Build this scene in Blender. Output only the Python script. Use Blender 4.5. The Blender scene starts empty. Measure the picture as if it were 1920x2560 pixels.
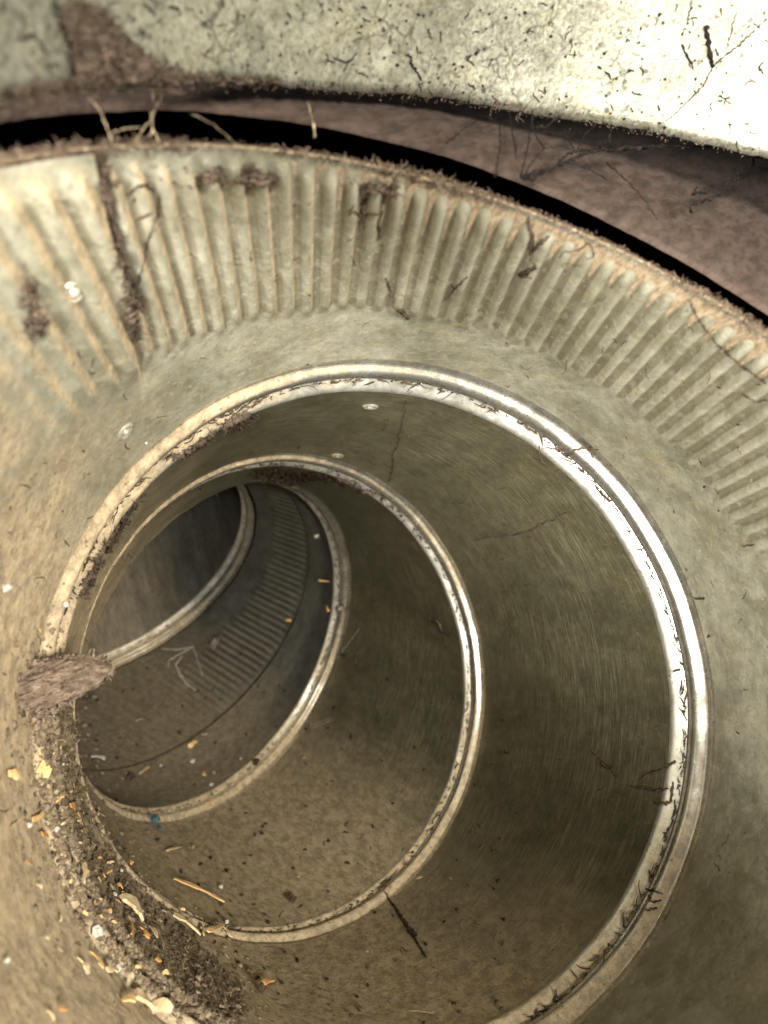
import bpy, bmesh, math, random
import numpy as np
from mathutils import Vector, Matrix
from mathutils.bvhtree import BVHTree
random.seed(7); rng = np.random.default_rng(7)
scn = bpy.context.scene
PI = math.pi
S = 0.0635                      # one unit of the layout is the pipe radius, 63.5 mm
# ---------------------------------------------------------------- camera frame
up = np.array([.74, .62, .26]); up /= np.linalg.norm(up)     # world up seen from the tilted phone
xw = np.array([0., 0, -1]); xw -= (xw @ up) * up; xw /= np.linalg.norm(xw)
yw = np.cross(up, xw)
M3 = np.stack([xw, yw, up])     # camera frame -> world
CAMZ = 0.30
def W(p): return (M3 @ np.asarray(p, float).T).T * S + np.array([0, 0, CAMZ])
def Wd(v): return M3 @ np.asarray(v, float)

cam_d = bpy.data.cameras.new('camera'); cam = bpy.data.objects.new('camera', cam_d)
scn.collection.objects.link(cam); scn.camera = cam
mw = Matrix([list(r) + [0] for r in M3] + [[0, 0, 0, 1]]); mw.translation = Vector((0, 0, CAMZ))
cam.matrix_world = mw
cam_d.sensor_fit = 'VERTICAL'; cam_d.sensor_height = 34.6; cam_d.lens = 34.6 * 1923 / 2560
cam_d.clip_start = 0.001; cam_d.clip_end = 50
cam_d.dof.use_dof = True; cam_d.dof.focus_distance = 2.5 * S; cam_d.dof.aperture_fstop = 24.0

# ---------------------------------------------------------------- world, lamps, exposure
world = bpy.data.worlds.new('World'); scn.world = world; world.use_nodes = True
bg = world.node_tree.nodes['Background']; bg.inputs[0].default_value = (.93, .96, 1, 1); bg.inputs[1].default_value = 0.25
def area(name, pos, target, size, power, col):
    l = bpy.data.lights.new(name, 'AREA'); l.shape = 'DISK'; l.size = size * S; l.energy = power; l.color = col
    o = bpy.data.objects.new(name, l); scn.collection.objects.link(o)
    o.location = W(pos); dr = Vector(Wd(np.array(target, float) - np.array(pos, float)))
    o.rotation_euler = dr.to_track_quat('-Z', 'Y').to_euler(); return o
area('daylight_behind_camera', (-1.1, -1.0, 3.2), (0.25, .1, -1.8), 1.2, 5.6, (1, .97, .90))
area('daylight_low', (1.7, .2, 2.5), (-1.0, -.6, -1.5), .8, 3.9, (1, .96, .88))
area('far_end_daylight', (-2.95, 2.75, -5.4), (-1.7, -.6, -4.9), 1.4, .005, (.80, .92, 1))
scn.view_settings.view_transform = 'Standard'; scn.view_settings.look = 'None'
scn.view_settings.exposure = 0.0; scn.view_settings.gamma = 1.0
scn.render.engine = 'CYCLES'
scn.cycles.max_bounces = 12; scn.cycles.glossy_bounces = 6; scn.cycles.diffuse_bounces = 6

# ---------------------------------------------------------------- fitted pipe rings (units of R, camera frame)
C = np.array([[.229,-.124,-.892],[.066,-.523,-2.263],[-.333,-.744,-3.342],[-.888,-.773,-4.366],[-1.724,-.36,-4.709],[-2.84,2.5,-5.36]])
N = np.array([[.325,.624,.71],[.293,.224,.929],[.606,.159,.78],[.791,-.267,.551],[.565,-.668,.484],[.25,-.95,.15]])
N /= np.linalg.norm(N, axis=1)[:, None]
def proj(v, n): v = v - (v @ n) * n; return v / np.linalg.norm(v)
E1 = [None] * 6; E1[1] = proj(np.array([1., 0, 0]), N[1]); E1[0] = proj(E1[1], N[0])
for i in range(2, 6): E1[i] = proj(E1[i-1], N[i])
E2 = [np.cross(N[i], E1[i]) for i in range(6)]
def ringpt(i, th, r, s):
    """points near ring i; th, r arrays; s = distance along ring normal towards the mouth"""
    th = np.asarray(th)[..., None]; r = np.asarray(r)[..., None]; s = np.asarray(s)[..., None]
    return C[i] + r * (np.cos(th) * E1[i] + np.sin(th) * E2[i]) + s * N[i]

# ---------------------------------------------------------------- materials
def newmat(name):
    m = bpy.data.materials.new(name); m.use_nodes = True; nt = m.node_tree; nt.nodes.clear()
    return m, nt
class NB:
    def __init__(s, nt): s.nt = nt
    def n(s, t, **k):
        nd = s.nt.nodes.new(t)
        for a, b in k.items():
            if a.startswith('_'): nd.inputs[a[1:]].default_value = b
            else: setattr(nd, a, b)
        return nd
    def l(s, a, b): s.nt.links.new(a, b)
    def val(s, sock, v):
        if isinstance(v, (int, float, tuple)): sock.default_value = v
        else: s.l(v, sock)
    def math(s, op, a, b=0., clamp=False):
        nd = s.n('ShaderNodeMath', operation=op, use_clamp=clamp); s.val(nd.inputs[0], a); s.val(nd.inputs[1], b); return nd.outputs[0]
    def ramp(s, f, lo, hi, a=0., b=1.):
        nd = s.n('ShaderNodeMapRange', interpolation_type='SMOOTHSTEP'); s.val(nd.inputs[0], f)
        for i, v in enumerate((lo, hi, a, b)): nd.inputs[i+1].default_value = v
        return nd.outputs[0]
    def mix(s, f, a, b):
        nd = s.n('ShaderNodeMix', data_type='RGBA'); s.val(nd.inputs[0], f)
        for i, v in ((6, a), (7, b)):
            if isinstance(v, tuple): nd.inputs[i].default_value = v + (1,) if len(v) == 3 else v
            else: s.l(v, nd.inputs[i])
        return nd.outputs[2]
    def noise(s, vec, scale, detail=6., rough=.6, dist=0.):
        nd = s.n('ShaderNodeTexNoise'); s.l(vec, nd.inputs['Vector']); nd.inputs['Scale'].default_value = scale
        nd.inputs['Detail'].default_value = detail; nd.inputs['Roughness'].default_value = rough
        nd.inputs['Distortion'].default_value = dist; return nd.outputs[0]
    def voro(s, vec, scale, out='Distance', feature='F1'):
        nd = s.n('ShaderNodeTexVoronoi', feature=feature); s.l(vec, nd.inputs['Vector']); nd.inputs['Scale'].default_value = scale
        return nd.outputs[out]
    def coords(s):
        tc = s.n('ShaderNodeTexCoord'); mp = s.n('ShaderNodeVectorMath', operation='SCALE'); s.l(tc.outputs['Object'], mp.inputs[0])
        mp.inputs['Scale'].default_value = 1 / S; return mp.outputs[0]
DUST = (.30, .232, .142)
def metal(name, dark, light, rough=(.3, .5), metallic=.85, brush=0., patch=(.45, .62), yellow=.35, dust=(.05, .55), dustmax=.95,
          speck=.0, whiteness=0., dustnoise=.9, bump=.25, grime=.0, groove=0., big=False, ax=0., mot=1., shade_mul=1.):
    m, nt = newmat(name); b = NB(nt); co = b.coords()
    if ax:
        a0 = b.n('ShaderNodeAttribute', attribute_name='rc'); m0 = b.n('ShaderNodeMapping'); b.l(a0.outputs['Vector'], m0.inputs[0]); m0.inputs['Scale'].default_value = (1, 1, ax); co = m0.outputs[0]
    base = b.mix(b.ramp(b.noise(co, 5, 8, .7, .4), .36, .66), dark, light)
    yel = tuple(np.clip(np.array(light) * (1.08, .92, .58), 0, 1))
    base = b.mix(b.math('MULTIPLY', b.ramp(b.noise(co, 9, 7, .72), .5, .72), yellow), base, yel)
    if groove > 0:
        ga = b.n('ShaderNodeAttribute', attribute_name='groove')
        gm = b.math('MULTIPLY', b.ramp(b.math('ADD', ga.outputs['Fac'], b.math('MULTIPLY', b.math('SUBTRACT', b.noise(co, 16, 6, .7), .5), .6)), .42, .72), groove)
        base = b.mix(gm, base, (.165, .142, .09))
    fine = b.noise(co, 70, 5, .75)
    base = b.mix(b.math('MULTIPLY', b.ramp(fine, .35, .7), .45), base, tuple(np.array(dark) * .72))
    mt = b.noise(co, 21, 9, .74, .5)
    base = b.mix(b.math('MULTIPLY', b.ramp(mt, .52, .60), .45*mot), base, tuple(np.clip(np.array(light) * 1.30, 0, 1)))
    base = b.mix(b.math('MULTIPLY', b.ramp(b.noise(co, 17, 9, .76, .7), .55, .63), .55*mot), base, tuple(np.array(dark) * (.62, .55, .42)))
    base = b.mix(b.math('MULTIPLY', b.ramp(b.noise(co, 85, 4, .6), .63, .68), .65), base, (.07, .052, .034))
    base = b.mix(b.math('MULTIPLY', b.ramp(b.noise(co, 62, 5, .7), .61, .66), .4), base, tuple(np.clip(np.array(light) * 1.6, 0, 1)))
    # galvanised spangle: small crystal patches of slightly different tone
    sp = b.n('ShaderNodeTexVoronoi'); b.l(co, sp.inputs['Vector']); sp.inputs['Scale'].default_value = 26
    spg = b.n('ShaderNodeSeparateColor'); b.l(sp.outputs['Color'], spg.inputs[0])
    base = b.mix(b.math('MULTIPLY', spg.outputs[0], .16), base, tuple(np.clip(np.array(light) * 1.25, 0, 1)))
    at = b.n('ShaderNodeAttribute', attribute_name='rc')
    h = b.math('MULTIPLY', fine, .35)
    if brush > 0:
        mp = b.n('ShaderNodeMapping'); b.l(at.outputs['Vector'], mp.inputs[0]); mp.inputs['Scale'].default_value = (4.2, 4.2, 120)
        br = b.noise(mp.outputs[0], 1.6, 6, .7)
        mp2 = b.n('ShaderNodeMapping'); b.l(at.outputs['Vector'], mp2.inputs[0]); mp2.inputs['Scale'].default_value = (11, 11, 230)
        br2 = b.noise(mp2.outputs[0], 1.4, 4, .6)
        k = b.ramp(b.noise(co, 2.4, 4, .6), .38, .6)
        base = b.mix(b.math('MULTIPLY', b.math('MULTIPLY', b.ramp(br, .52, .60), brush), k), base, tuple(np.clip(np.array(light) * 1.5, 0, 1)))
        base = b.mix(b.math('MULTIPLY', b.ramp(br2, .56, .42), brush * .55), base, tuple(np.array(dark) * .55))
        h = b.math('ADD', h, b.math('MULTIPLY', br2, .5 * brush))
    if speck > 0:
        vv = b.n('ShaderNodeVectorMath', operation='ADD'); nz_ = b.n('ShaderNodeTexNoise'); b.l(co, nz_.inputs['Vector']); nz_.inputs['Scale'].default_value = 14
        sc2 = b.n('ShaderNodeVectorMath', operation='SCALE'); b.l(nz_.outputs[1], sc2.inputs[0]); sc2.inputs['Scale'].default_value = .09; b.l(co, vv.inputs[0]); b.l(sc2.outputs[0], vv.inputs[1])
        cr = b.voro(vv.outputs[0], 17, 'Distance', 'DISTANCE_TO_EDGE')
        base = b.mix(b.math('MULTIPLY', b.math('MULTIPLY', b.ramp(cr, .07, .015), b.ramp(b.noise(co, 6, 4, .6), .45, .6)), .75), base, (.06, .058, .04))
        base = b.mix(b.math('MULTIPLY', b.ramp(b.noise(co, 110, 5, .75), .50, .60), .65), base, (.06, .055, .04))
        v1 = b.voro(co, 34); n1 = b.noise(co, 11, 4, .6)
        s1 = b.math('MULTIPLY', b.ramp(v1, .26, .17), b.ramp(n1, .47, .56))
        v2 = b.noise(co, 48, 4, .65)
        s2 = b.ramp(v2, .62, .68)
        base = b.mix(b.math('MULTIPLY', b.math('MAXIMUM', s1, s2), speck), base, (.035, .032, .024))
    bs = b.n('ShaderNodeBsdfPrincipled'); b.l(base, bs.inputs['Base Color']); bs.inputs['Metallic'].default_value = metallic
    b.l(b.ramp(b.noise(co, 14, 6, .7), .3, .7, rough[0], rough[1]), bs.inputs['Roughness'])
    # settled dust on faces that look up
    geo = b.n('ShaderNodeNewGeometry'); sx = b.n('ShaderNodeSeparateXYZ'); b.l(geo.outputs['Normal'], sx.inputs[0])
    dn = b.math('ADD', b.math('MULTIPLY', b.noise(co, 3.2, 7, .68, .3), dustnoise), sx.outputs[2])
    dn = b.math('ADD', dn, b.math('MULTIPLY', b.noise(co, 30, 4, .7), .22))
    off = dustnoise * .5 + .11
    dm = b.ramp(dn, dust[0] + off, dust[1] + off, 0., dustmax)
    if grime > 0:
        g = b.math('MULTIPLY', b.ramp(b.noise(co, 13, 8, .74, .8), .60, .70), grime); dm = b.math('MAXIMUM', dm, g)
    dcol = b.mix(b.ramp(b.noise(co, 26, 9, .8), .36, .64), tuple(np.array(DUST) * .66 * shade_mul), tuple(np.array(DUST) * 1.4 * shade_mul))
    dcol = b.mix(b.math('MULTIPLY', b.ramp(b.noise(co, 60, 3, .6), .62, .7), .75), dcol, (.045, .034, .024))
    ds = b.n('ShaderNodeBsdfPrincipled'); b.l(dcol, ds.inputs['Base Color']); ds.inputs['Roughness'].default_value = 1
    ds.inputs['Specular IOR Level'].default_value = .1
    bp = b.n('ShaderNodeBump'); bp.inputs['Strength'].default_value = bump; bp.inputs['Distance'].default_value = .0006
    b.l(h, bp.inputs['Height']); b.l(bp.outputs[0], bs.inputs['Normal'])
    bp2 = b.n('ShaderNodeBump'); bp2.inputs['Strength'].default_value = .6; bp2.inputs['Distance'].default_value = .001
    b.l(b.noise(co, 45, 6, .7), bp2.inputs['Height']); b.l(bp2.outputs[0], ds.inputs['Normal'])
    mx = b.n('ShaderNodeMixShader'); b.l(dm, mx.inputs[0]); b.l(bs.outputs[0], mx.inputs[1]); b.l(ds.outputs[0], mx.inputs[2])
    o = b.n('ShaderNodeOutputMaterial'); b.l(mx.outputs[0], o.inputs[0]); return m
def matte(name, c1, c2, scale=20, rough=.95, bump=.5, spec=.15, stretch=None, bdist=.001):
    m, nt = newmat(name); b = NB(nt); co = b.coords()
    if stretch:
        mp = b.n('ShaderNodeMapping'); b.l(co, mp.inputs[0]); mp.inputs['Scale'].default_value = stretch; co = mp.outputs[0]
    f = b.noise(co, scale, 7, .7, .2)
    bs = b.n('ShaderNodeBsdfPrincipled'); b.l(b.mix(b.ramp(f, .35, .65), c1, c2), bs.inputs['Base Color'])
    bs.inputs['Roughness'].default_value = rough; bs.inputs['Specular IOR Level'].default_value = spec
    bp = b.n('ShaderNodeBump'); bp.inputs['Strength'].default_value = bump; bp.inputs['Distance'].default_value = bdist
    b.l(f, bp.inputs['Height']); b.l(bp.outputs[0], bs.inputs['Normal'])
    o = b.n('ShaderNodeOutputMaterial'); b.l(bs.outputs[0], o.inputs[0]); return m
MAT = dict(
    collar=metal('weathered_galvanised_zinc', (.22, .21, .145), (.42, .405, .315), (.42, .6), .6, 0, yellow=.45, dust=(.06, .72), dustnoise=.6, grime=.22, bump=.3, groove=.85, mot=.6),
    gore=metal('brushed_olive_zinc', (.135, .128, .078), (.24, .226, .142), (.34, .46), .72, 1., yellow=.5, dust=(-.2, .5), grime=.12, bump=.2, ax=.6, dustnoise=.5, mot=.7),
    inner=metal('shaded_inner_zinc', (.06, .058, .045), (.11, .108, .09), (.35, .5), .7, .3, yellow=.15, dust=(.12, .85), dustmax=.75, grime=.12, groove=.4, ax=1., dustnoise=.5, shade_mul=.45, mot=.6),  # zinc and dust toned down to stand in for shade deep in the duct
    bead=metal('polished_bead_zinc', (.36, .355, .31), (.55, .54, .49), (.18, .30), .92, 0, yellow=.15, dust=(.0, .55), dustmax=.9, grime=.35, bump=.2),
    lip=metal('polished_lip_zinc', (.60, .595, .53), (.78, .77, .70), (.3, .44), .9, 0, yellow=.15, dust=(.02, .5), dustmax=.92, grime=.08, bump=.1),
    sleeve=metal('spotted_galvanised_sheet', (.13, .128, .095), (.26, .255, .195), (.30, .46), .55, 0, yellow=.5, dust=(2.5, 3), speck=.9, grime=.25, bump=.5, big=True),
    rivet=metal('rivet_zinc', (.55, .53, .42), (.75, .72, .6), (.25, .4), .8, 0, dust=(.7, 1.4), bump=.1),
    board=matte('brown_fibreboard', (.024, .016, .0115), (.050, .034, .026), 12, .9, .6, stretch=(1, 2.5, 1)),
    cavity=matte('blackout_black', (.004, .003, .002), (.006, .004, .003), 5, 1, 0, 0),  # near-black, so the added shell gives no light back into the gap
    lint=matte('brown_lint', (.075, .052, .036), (.17, .122, .084), 40, 1, .8, .05),
    palelint=matte('pale_lint', (.14, .105, .066), (.29, .222, .142), 26, 1, .9, .05, stretch=(1, 5, 1)),
    thread=matte('dark_dust_thread', (.03, .022, .015), (.08, .056, .038), 30, 1, .3, .05),
    palethread=matte('pale_cobweb_thread', (.20, .15, .09), (.36, .28, .18), 30, 1, .3, .05),
    web=matte('black_cobweb_thread', (.005, .004, .0035), (.014, .011, .009), 30, 1, .3, .05),
    chip=matte('orange_wood', (.42, .24, .09), (.66, .45, .21), 12, .9, .6),
    flap=matte('matted_fluff', (.10, .072, .05), (.27, .20, .145), 30, 1, .9, .05),
    scuff=matte('wiped_dust', (.17, .145, .11), (.27, .235, .185), 30, .8, .1, .2),
    darklint=matte('dark_lint', (.045, .033, .024), (.115, .083, .06), 40, 1, .8, .05),
    chip_pale=matte('straw_wood', (.36, .26, .135), (.54, .42, .25), 14, .9, .6),
    chip_rust=matte('rusty_wood', (.36, .17, .055), (.58, .33, .13), 14, .9, .6),
    paper=matte('pale_crumb', (.28, .26, .21), (.44, .42, .37), 30, .85, .4),
    insect=matte('dark_chitin', (.02, .012, .008), (.09, .05, .03), 30, .35, .3, .5),
    wing=matte('insect_wing', (.09, .07, .045), (.17, .14, .1), 30, .3, .3, .6),
    teal=matte('teal_plastic', (.02, .06, .07), (.06, .13, .15), 30, .4, .2, .4),
)

# ---------------------------------------------------------------- object helpers
def mesh_obj(name, verts, faces, mat, parent=None, rc=None, gv=None, smooth=True, world_pts=False, origin=None):
    v = np.asarray(verts, float)
    if not world_pts: v = W(v)
    if origin is None: origin = np.zeros(3) if parent is not None else v.mean(0)
    if parent is not None: origin = np.array(parent['_o'])
    me = bpy.data.meshes.new(name); me.from_pydata((v - origin).tolist(), [], [tuple(map(int, f)) for f in faces]); me.update()
    if rc is not None:
        a = me.attributes.new('rc', 'FLOAT_VECTOR', 'POINT'); a.data.foreach_set('vector', np.asarray(rc, np.float32).ravel())
    if gv is not None:
        a = me.attributes.new('groove', 'FLOAT', 'POINT'); a.data.foreach_set('value', np.asarray(gv, np.float32).ravel())
    me.polygons.foreach_set('use_smooth', [smooth] * len(me.polygons))
    me.materials.append(MAT[mat]); o = bpy.data.objects.new(name, me); scn.collection.objects.link(o)
    if parent is not None: o.parent = parent
    else: o.location = origin
    o['_o'] = [float(x) for x in (origin)]
    return o
def empty(name, pos_world):
    o = bpy.data.objects.new(name, None); scn.collection.objects.link(o); o.location = pos_world
    o.empty_display_size = .01; o['_o'] = [float(x) for x in pos_world]; return o
def tag(o, label, cat=None, group=None, kind=None):
    if label: o['label'] = label
    if cat: o['category'] = cat
    if group: o['group'] = group
    if kind: o['kind'] = kind
    return o
def grid_faces(nr, nc, wrap=True):
    f = []
    for i in range(nr - 1):
        for j in range(nc if wrap else nc - 1):
            k = (j + 1) % nc; f.append((i*nc+j, (i+1)*nc+j, (i+1)*nc+k, i*nc+k))
    return f
def sheet(name, rows, th, mat, parent, rcv, wrap=True, gv=None):
    """rows: list of (nth,3) arrays from the mouth inwards"""
    V = np.concatenate(rows); nc = len(th)
    rc = np.concatenate([np.stack([np.cos(th), np.sin(th), np.full(nc, v)], 1) for v in rcv])
    return mesh_obj(name, V, grid_faces(len(rows), nc, wrap), mat, parent, rc, gv)
TH = np.linspace(0, 2*PI, 400, endpoint=False)
WOB = lambda i, th: .0016*np.sin(31*th+i)*np.sin(5*th+2*i) + .0035*np.sin(3*th+i*1.7) + .002*np.sin(7*th+i) + .0012*np.sin(17*th+2*i)

# ---------------------------------------------------------------- duct elbow
elbow = empty('duct_elbow', W(C[1] + np.array([0, 0, 0])))
tag(elbow, 'sheet metal duct elbow with fluted collar and beaded rings curving away to the left', 'duct elbow')
# profile of a ring in (radius, s): bead proper, then lip of the next gore
BEAD = [(1.000, .110), (1.003, .088), (1.006, .078), (1.0055, .070), (.999, .062), (.989, .055), (.980, .049), (.973, .042), (.9695, .034), (.9685, .026),
        (.971, .018), (.976, .013), (.9815, .010), (.979, .004), (.9755, -.003), (.976, -.009), (.981, -.013), (.990, -.014)]
LIP = [(1.0, -.019), (.993, -.0195), (.988, -.022), (.983, -.027), (.976, -.035), (.969, -.043), (.962, -.051), (.9555, -.059), (.951, -.067), (.9495, -.075), (.951, -.085)]
def subdiv(pr, k=2):
    out = []
    for a, b in zip(pr[:-1], pr[1:]):
        for j in range(k): out.append(tuple(np.array(a) + (np.array(b)-np.array(a)) * j / k))
    out.append(pr[-1]); return out
def bead(i, mat='bead', sc=1.):
    sc = (.88, .72, .72, .72)[i-1]
    pr = subdiv(BEAD, 2); rows = []
    for r, s in pr:
        rows.append(ringpt(i, TH, 1 + (r-1)*sc + WOB(i, TH)*.5, np.full(len(TH), s*sc) + WOB(i+3, TH)*.6))
    return sheet('bead_ring', rows, TH, mat, elbow, [s for r, s in pr])
def gore(i, mat, nrow=26, lipmat='lip'):
    """lip of ring i, and wall from ring i to ring i+1"""
    k_ = .84 if i == 1 else .6
    pr = [(1 - (1-r)*k_ if r < .99 else r, -.016*k_ + (s+.016)*k_) for r, s in subdiv(LIP, 2)]
    rows = [ringpt(i, TH, r + WOB(i, TH)*.5, np.full(len(TH), s) + WOB(i+3, TH)*.6) for r, s in pr]
    g = rows[-1]; lip = sheet('lip', rows, TH, lipmat, elbow, [s for r, s in pr])
    a = g; bnd = ringpt(i+1, TH, 1.0 + WOB(i+1, TH)*.5, np.full(len(TH), .110*(.72 if i < 4 else 1)) + WOB(i+4, TH)*.6)
    rr = []; vs = np.linspace(0, 1, nrow)
    for v in vs:
        p = a*(1-v) + bnd*v
        c = p.mean(0); rad = p - c; rad /= np.linalg.norm(rad, axis=1)[:, None]
        bulge = .012*math.sin(PI*v)**.7 + .0025*np.sin(5*TH+v*6+i)*math.sin(PI*v)
        rr.append(p + rad*np.asarray(bulge)[..., None] if np.ndim(bulge) else p + rad*bulge)
    return sheet('gore_section', rr, TH, mat, elbow, vs * 1.1), lip
NCR = 130
def crimped(i0, i1, mat, vs, lo, hi, name, amp, start_s, thmask, seam=None, step=None, end_s=.105, r0=1.0, freq=12):
    nth = NCR * freq; th = np.linspace(0, 2*PI, nth, endpoint=False)
    a = ringpt(i0, th, np.full(nth, r0), np.full(nth, start_s)); b_ = ringpt(i1, th, 1.0 + WOB(i1, th)*.5, np.full(nth, end_s) + WOB(i1+3, th)*.6)
    rows = []; gv = []
    ph = rng.normal(0, .04, NCR+1); am = 1 + rng.normal(0, .07, NCR+1)
    hi_j = rng.normal(0, .012, NCR+1); k = (th / (2*PI) * NCR)
    for v in vs:
        p = a*(1-v) + b_*v; c = p.mean(0); rad = p - c; rad /= np.linalg.norm(rad, axis=1)[:, None]
        tw = .085 * v * np.clip((th - .9) / .9, 0, 1) * np.clip((3.2-th)/.8, 0, 1) if i0 == 0 else 0
        kk = (th - tw) / (2*PI) * NCR
        if i0 == 0: ks = (2.228 + .205*v - tw) / (2*PI) * NCR; kk = np.where((kk > ks), ks + (kk-ks)/1.35, kk)
        idx = np.clip(np.round(kk).astype(int), 0, NCR)
        w = np.cos(2*PI*kk + ph[idx]*.5); w = np.sign(w) * np.abs(w)**.75
        hh = hi + hi_j[idx]
        win = np.clip((v - lo + .02) / .09, 0, 1) * np.clip((hh + .01 - v) / .085, 0, 1); win = win*win*(3-2*win)
        dr = -amp * (w*.5+.5) * am[idx] * win * thmask(th) + .004*np.sin(4*th+v*5)*math.sin(PI*min(v,1))
        if seam: dr = dr + seam(th, v)
        if step: dr = dr + step(v)
        rows.append(p + rad*dr[:, None])
        sd = np.exp(-((th-(2.228+.205*v)+.010)/.009)**2)*max(0., min(1., (.72-v)/.12)) if seam else 0
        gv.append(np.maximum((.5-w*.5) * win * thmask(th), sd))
    return sheet(name, rows, th, mat, elbow, vs * 1.3, True, np.concatenate(gv))
# collar
def cm(th):
    t = (th + PI) % (2*PI) - PI
    return np.clip((t - .30) / .10, 0, 1) * np.clip((2.66 - th) / .34, 0, 1)
def seamf(th, v):
    ts = 2.228 + .205 * v; x = th - ts
    over = np.where((x > 0) & (x < 1.0), -.011, 0.) * np.clip((1.15 - x)/.3, 0, 1) * np.clip(x/.006, 0, 1)
    fd = max(0., min(1., (.74-v)/.14))
    groove = .007*np.exp(-((x+.006)/.007)**2)
    return (over + groove)*fd
vs = np.concatenate([[0, .004, .01], np.linspace(.02, .985, 64), [1.0]])
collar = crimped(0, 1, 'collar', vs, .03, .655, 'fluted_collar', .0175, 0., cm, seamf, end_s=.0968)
# cut edge of the collar: a short turned-back strip, so the rim has thickness
thr = np.linspace(0, 2*PI, 800, endpoint=False)
rows = [ringpt(0, thr, np.full(800, r), np.full(800, s)) for r, s in ((1.0, 0), (1.002, .003), (1.006, .003), (1.008, -.002), (1.008, -.02))]
ob = ringpt(1, thr, np.full(800, 1.02), np.full(800, .1)); rows.append(rows[-1]*.5 + ob*.5); rows.append(ob)
rim = sheet('collar_edge', rows, thr, 'palelint', elbow, [0, 0, 0, 0, .1, .5, 1])
for i in (1, 2, 3, 4): bead(i)
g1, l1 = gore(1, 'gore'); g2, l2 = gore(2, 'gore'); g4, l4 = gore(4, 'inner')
# crimped gore between rings 3 and 4
pr = [(1 - (1-r)*.6 if r < .99 else r, s*.6) for r, s in subdiv(LIP, 2)]; rows = [ringpt(3, TH, r + WOB(3, TH)*.5, np.full(len(TH), s) + WOB(6, TH)*.6) for r, s in pr]
l3 = sheet('lip', rows, TH, 'lip', elbow, [s for r, s in pr])
def cm3(th):
    t = (th + PI) % (2*PI) - PI
    return np.clip((t + 1.5) / 1.3, .15, 1) * np.clip((1.7-t)/.5, 0, 1)
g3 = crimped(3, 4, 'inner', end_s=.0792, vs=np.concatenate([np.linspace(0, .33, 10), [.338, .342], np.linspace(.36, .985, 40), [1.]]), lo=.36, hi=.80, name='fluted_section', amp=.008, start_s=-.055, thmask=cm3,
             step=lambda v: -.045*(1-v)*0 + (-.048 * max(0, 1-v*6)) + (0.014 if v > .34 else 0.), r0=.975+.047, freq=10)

# ---------------------------------------------------------------- picking points on the real surfaces
def bvh_of(objs):
    V = []; Fs = []; k = 0
    for o in objs:
        org = np.array(o['_o']); vv = np.empty(len(o.data.vertices)*3); o.data.vertices.foreach_get('co', vv)
        V.append(vv.reshape(-1, 3) + org); Fs += [tuple(k+i for i in p.vertices) for p in o.data.polygons]; k += len(o.data.vertices)
    V = np.concatenate(V); return BVHTree.FromPolygons([tuple(x) for x in V], Fs)
ORG = Vector((0, 0, CAMZ))
def hit(tree, x, y):
    dr = Vector(Wd(np.array([(x-960)/1923, -(y-1280)/1923, -1.]))).normalized()
    p, n, _, dist = tree.ray_cast(ORG, dr)
    if p is None: return None, None
    if n.dot(dr) > 0: n = -n
    return p, n

# ---------------------------------------------------------------- sleeve, board, added dark shell
# board: flat annulus slab with a round hole, set just behind the collar's mouth
bc = np.array([.237, -.036, -1.027]); bn = N[0]; be1 = proj(np.array([1., 0, 0]), bn); be2 = np.cross(bn, be1)
nb = 360; tb = np.linspace(0, 2*PI, nb, endpoint=False)
def bring(r, s): return bc + r*(np.cos(tb)[:, None]*be1 + np.sin(tb)[:, None]*be2) + s*bn
jag = 1.100 + .0025*np.sin(9*tb) + .002*np.sin(23*tb+1) + rng.normal(0, .0012, nb)
jj = jag[:, None]
rows = [bc + jj*(np.cos(tb)[:, None]*be1 + np.sin(tb)[:, None]*be2) - .014*bn, bc + jj*(np.cos(tb)[:, None]*be1 + np.sin(tb)[:, None]*be2) - .004*bn,
        bring(1.115, 0)] + [bring(r, 0) for r in (1.3, 1.6, 2.2, 3.0, 6.0)] + [bring(6.0, -.014), bring(1.2, -.014), bc + jj*(np.cos(tb)[:, None]*be1 + np.sin(tb)[:, None]*be2) - .014*bn]
board = mesh_obj('hole_panel', np.concatenate(rows), grid_faces(len(rows), nb), 'board', None)
tag(board, 'dusty brown board with a round hole cut around the duct mouth', 'board')
# added black shell behind the board and round the elbow, keeps the gap dark
R = 6.0
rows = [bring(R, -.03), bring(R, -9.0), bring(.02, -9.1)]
cav = mesh_obj('blackout_shell', np.concatenate(rows), grid_faces(len(rows), nb), 'cavity', None)
tag(cav, None, None, None, 'structure')
# sleeve: partly built curved sheet in front of the board
sc_ = np.array([.625, .31, -.985]); sn = np.array([.16, .81, .56]); sn /= np.linalg.norm(sn); sR = 1.12
se1 = proj(np.array([1., 0, 0]), sn); se2 = np.cross(sn, se1)
ns = 300; ts = np.linspace(math.radians(20), math.radians(225), ns)
def srow(r, s): return sc_ + r*(np.cos(ts)[:, None]*se1 + np.sin(ts)[:, None]*se2) + np.asarray(s)[..., None]*sn
edge = .004*np.sin(13*ts) + rng.normal(0, .0018, ns)
srows = [srow(sR+.012, np.full(ns, .9))] + [srow(sR+.012, np.full(ns, s)) for s in (.5, .1)] + [srow(sR+.012, edge), srow(sR, edge-.001), srow(sR-.003, edge+.02)] + \
    [srow(sR + .006*math.sin(s*9), np.full(ns, s)) for s in np.linspace(.05, .9, 18)]
rcs = np.concatenate([np.stack([np.cos(ts), np.sin(ts), np.full(ns, k*.05)], 1) for k in range(len(srows))])
sleeve = mesh_obj('metal_sleeve', np.concatenate(srows), grid_faces(len(srows), ns, False), 'sleeve', None, rcs)
tag(sleeve, 'curved bright galvanised sheet with dark spots arching over the duct mouth', 'metal sleeve')
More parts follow.
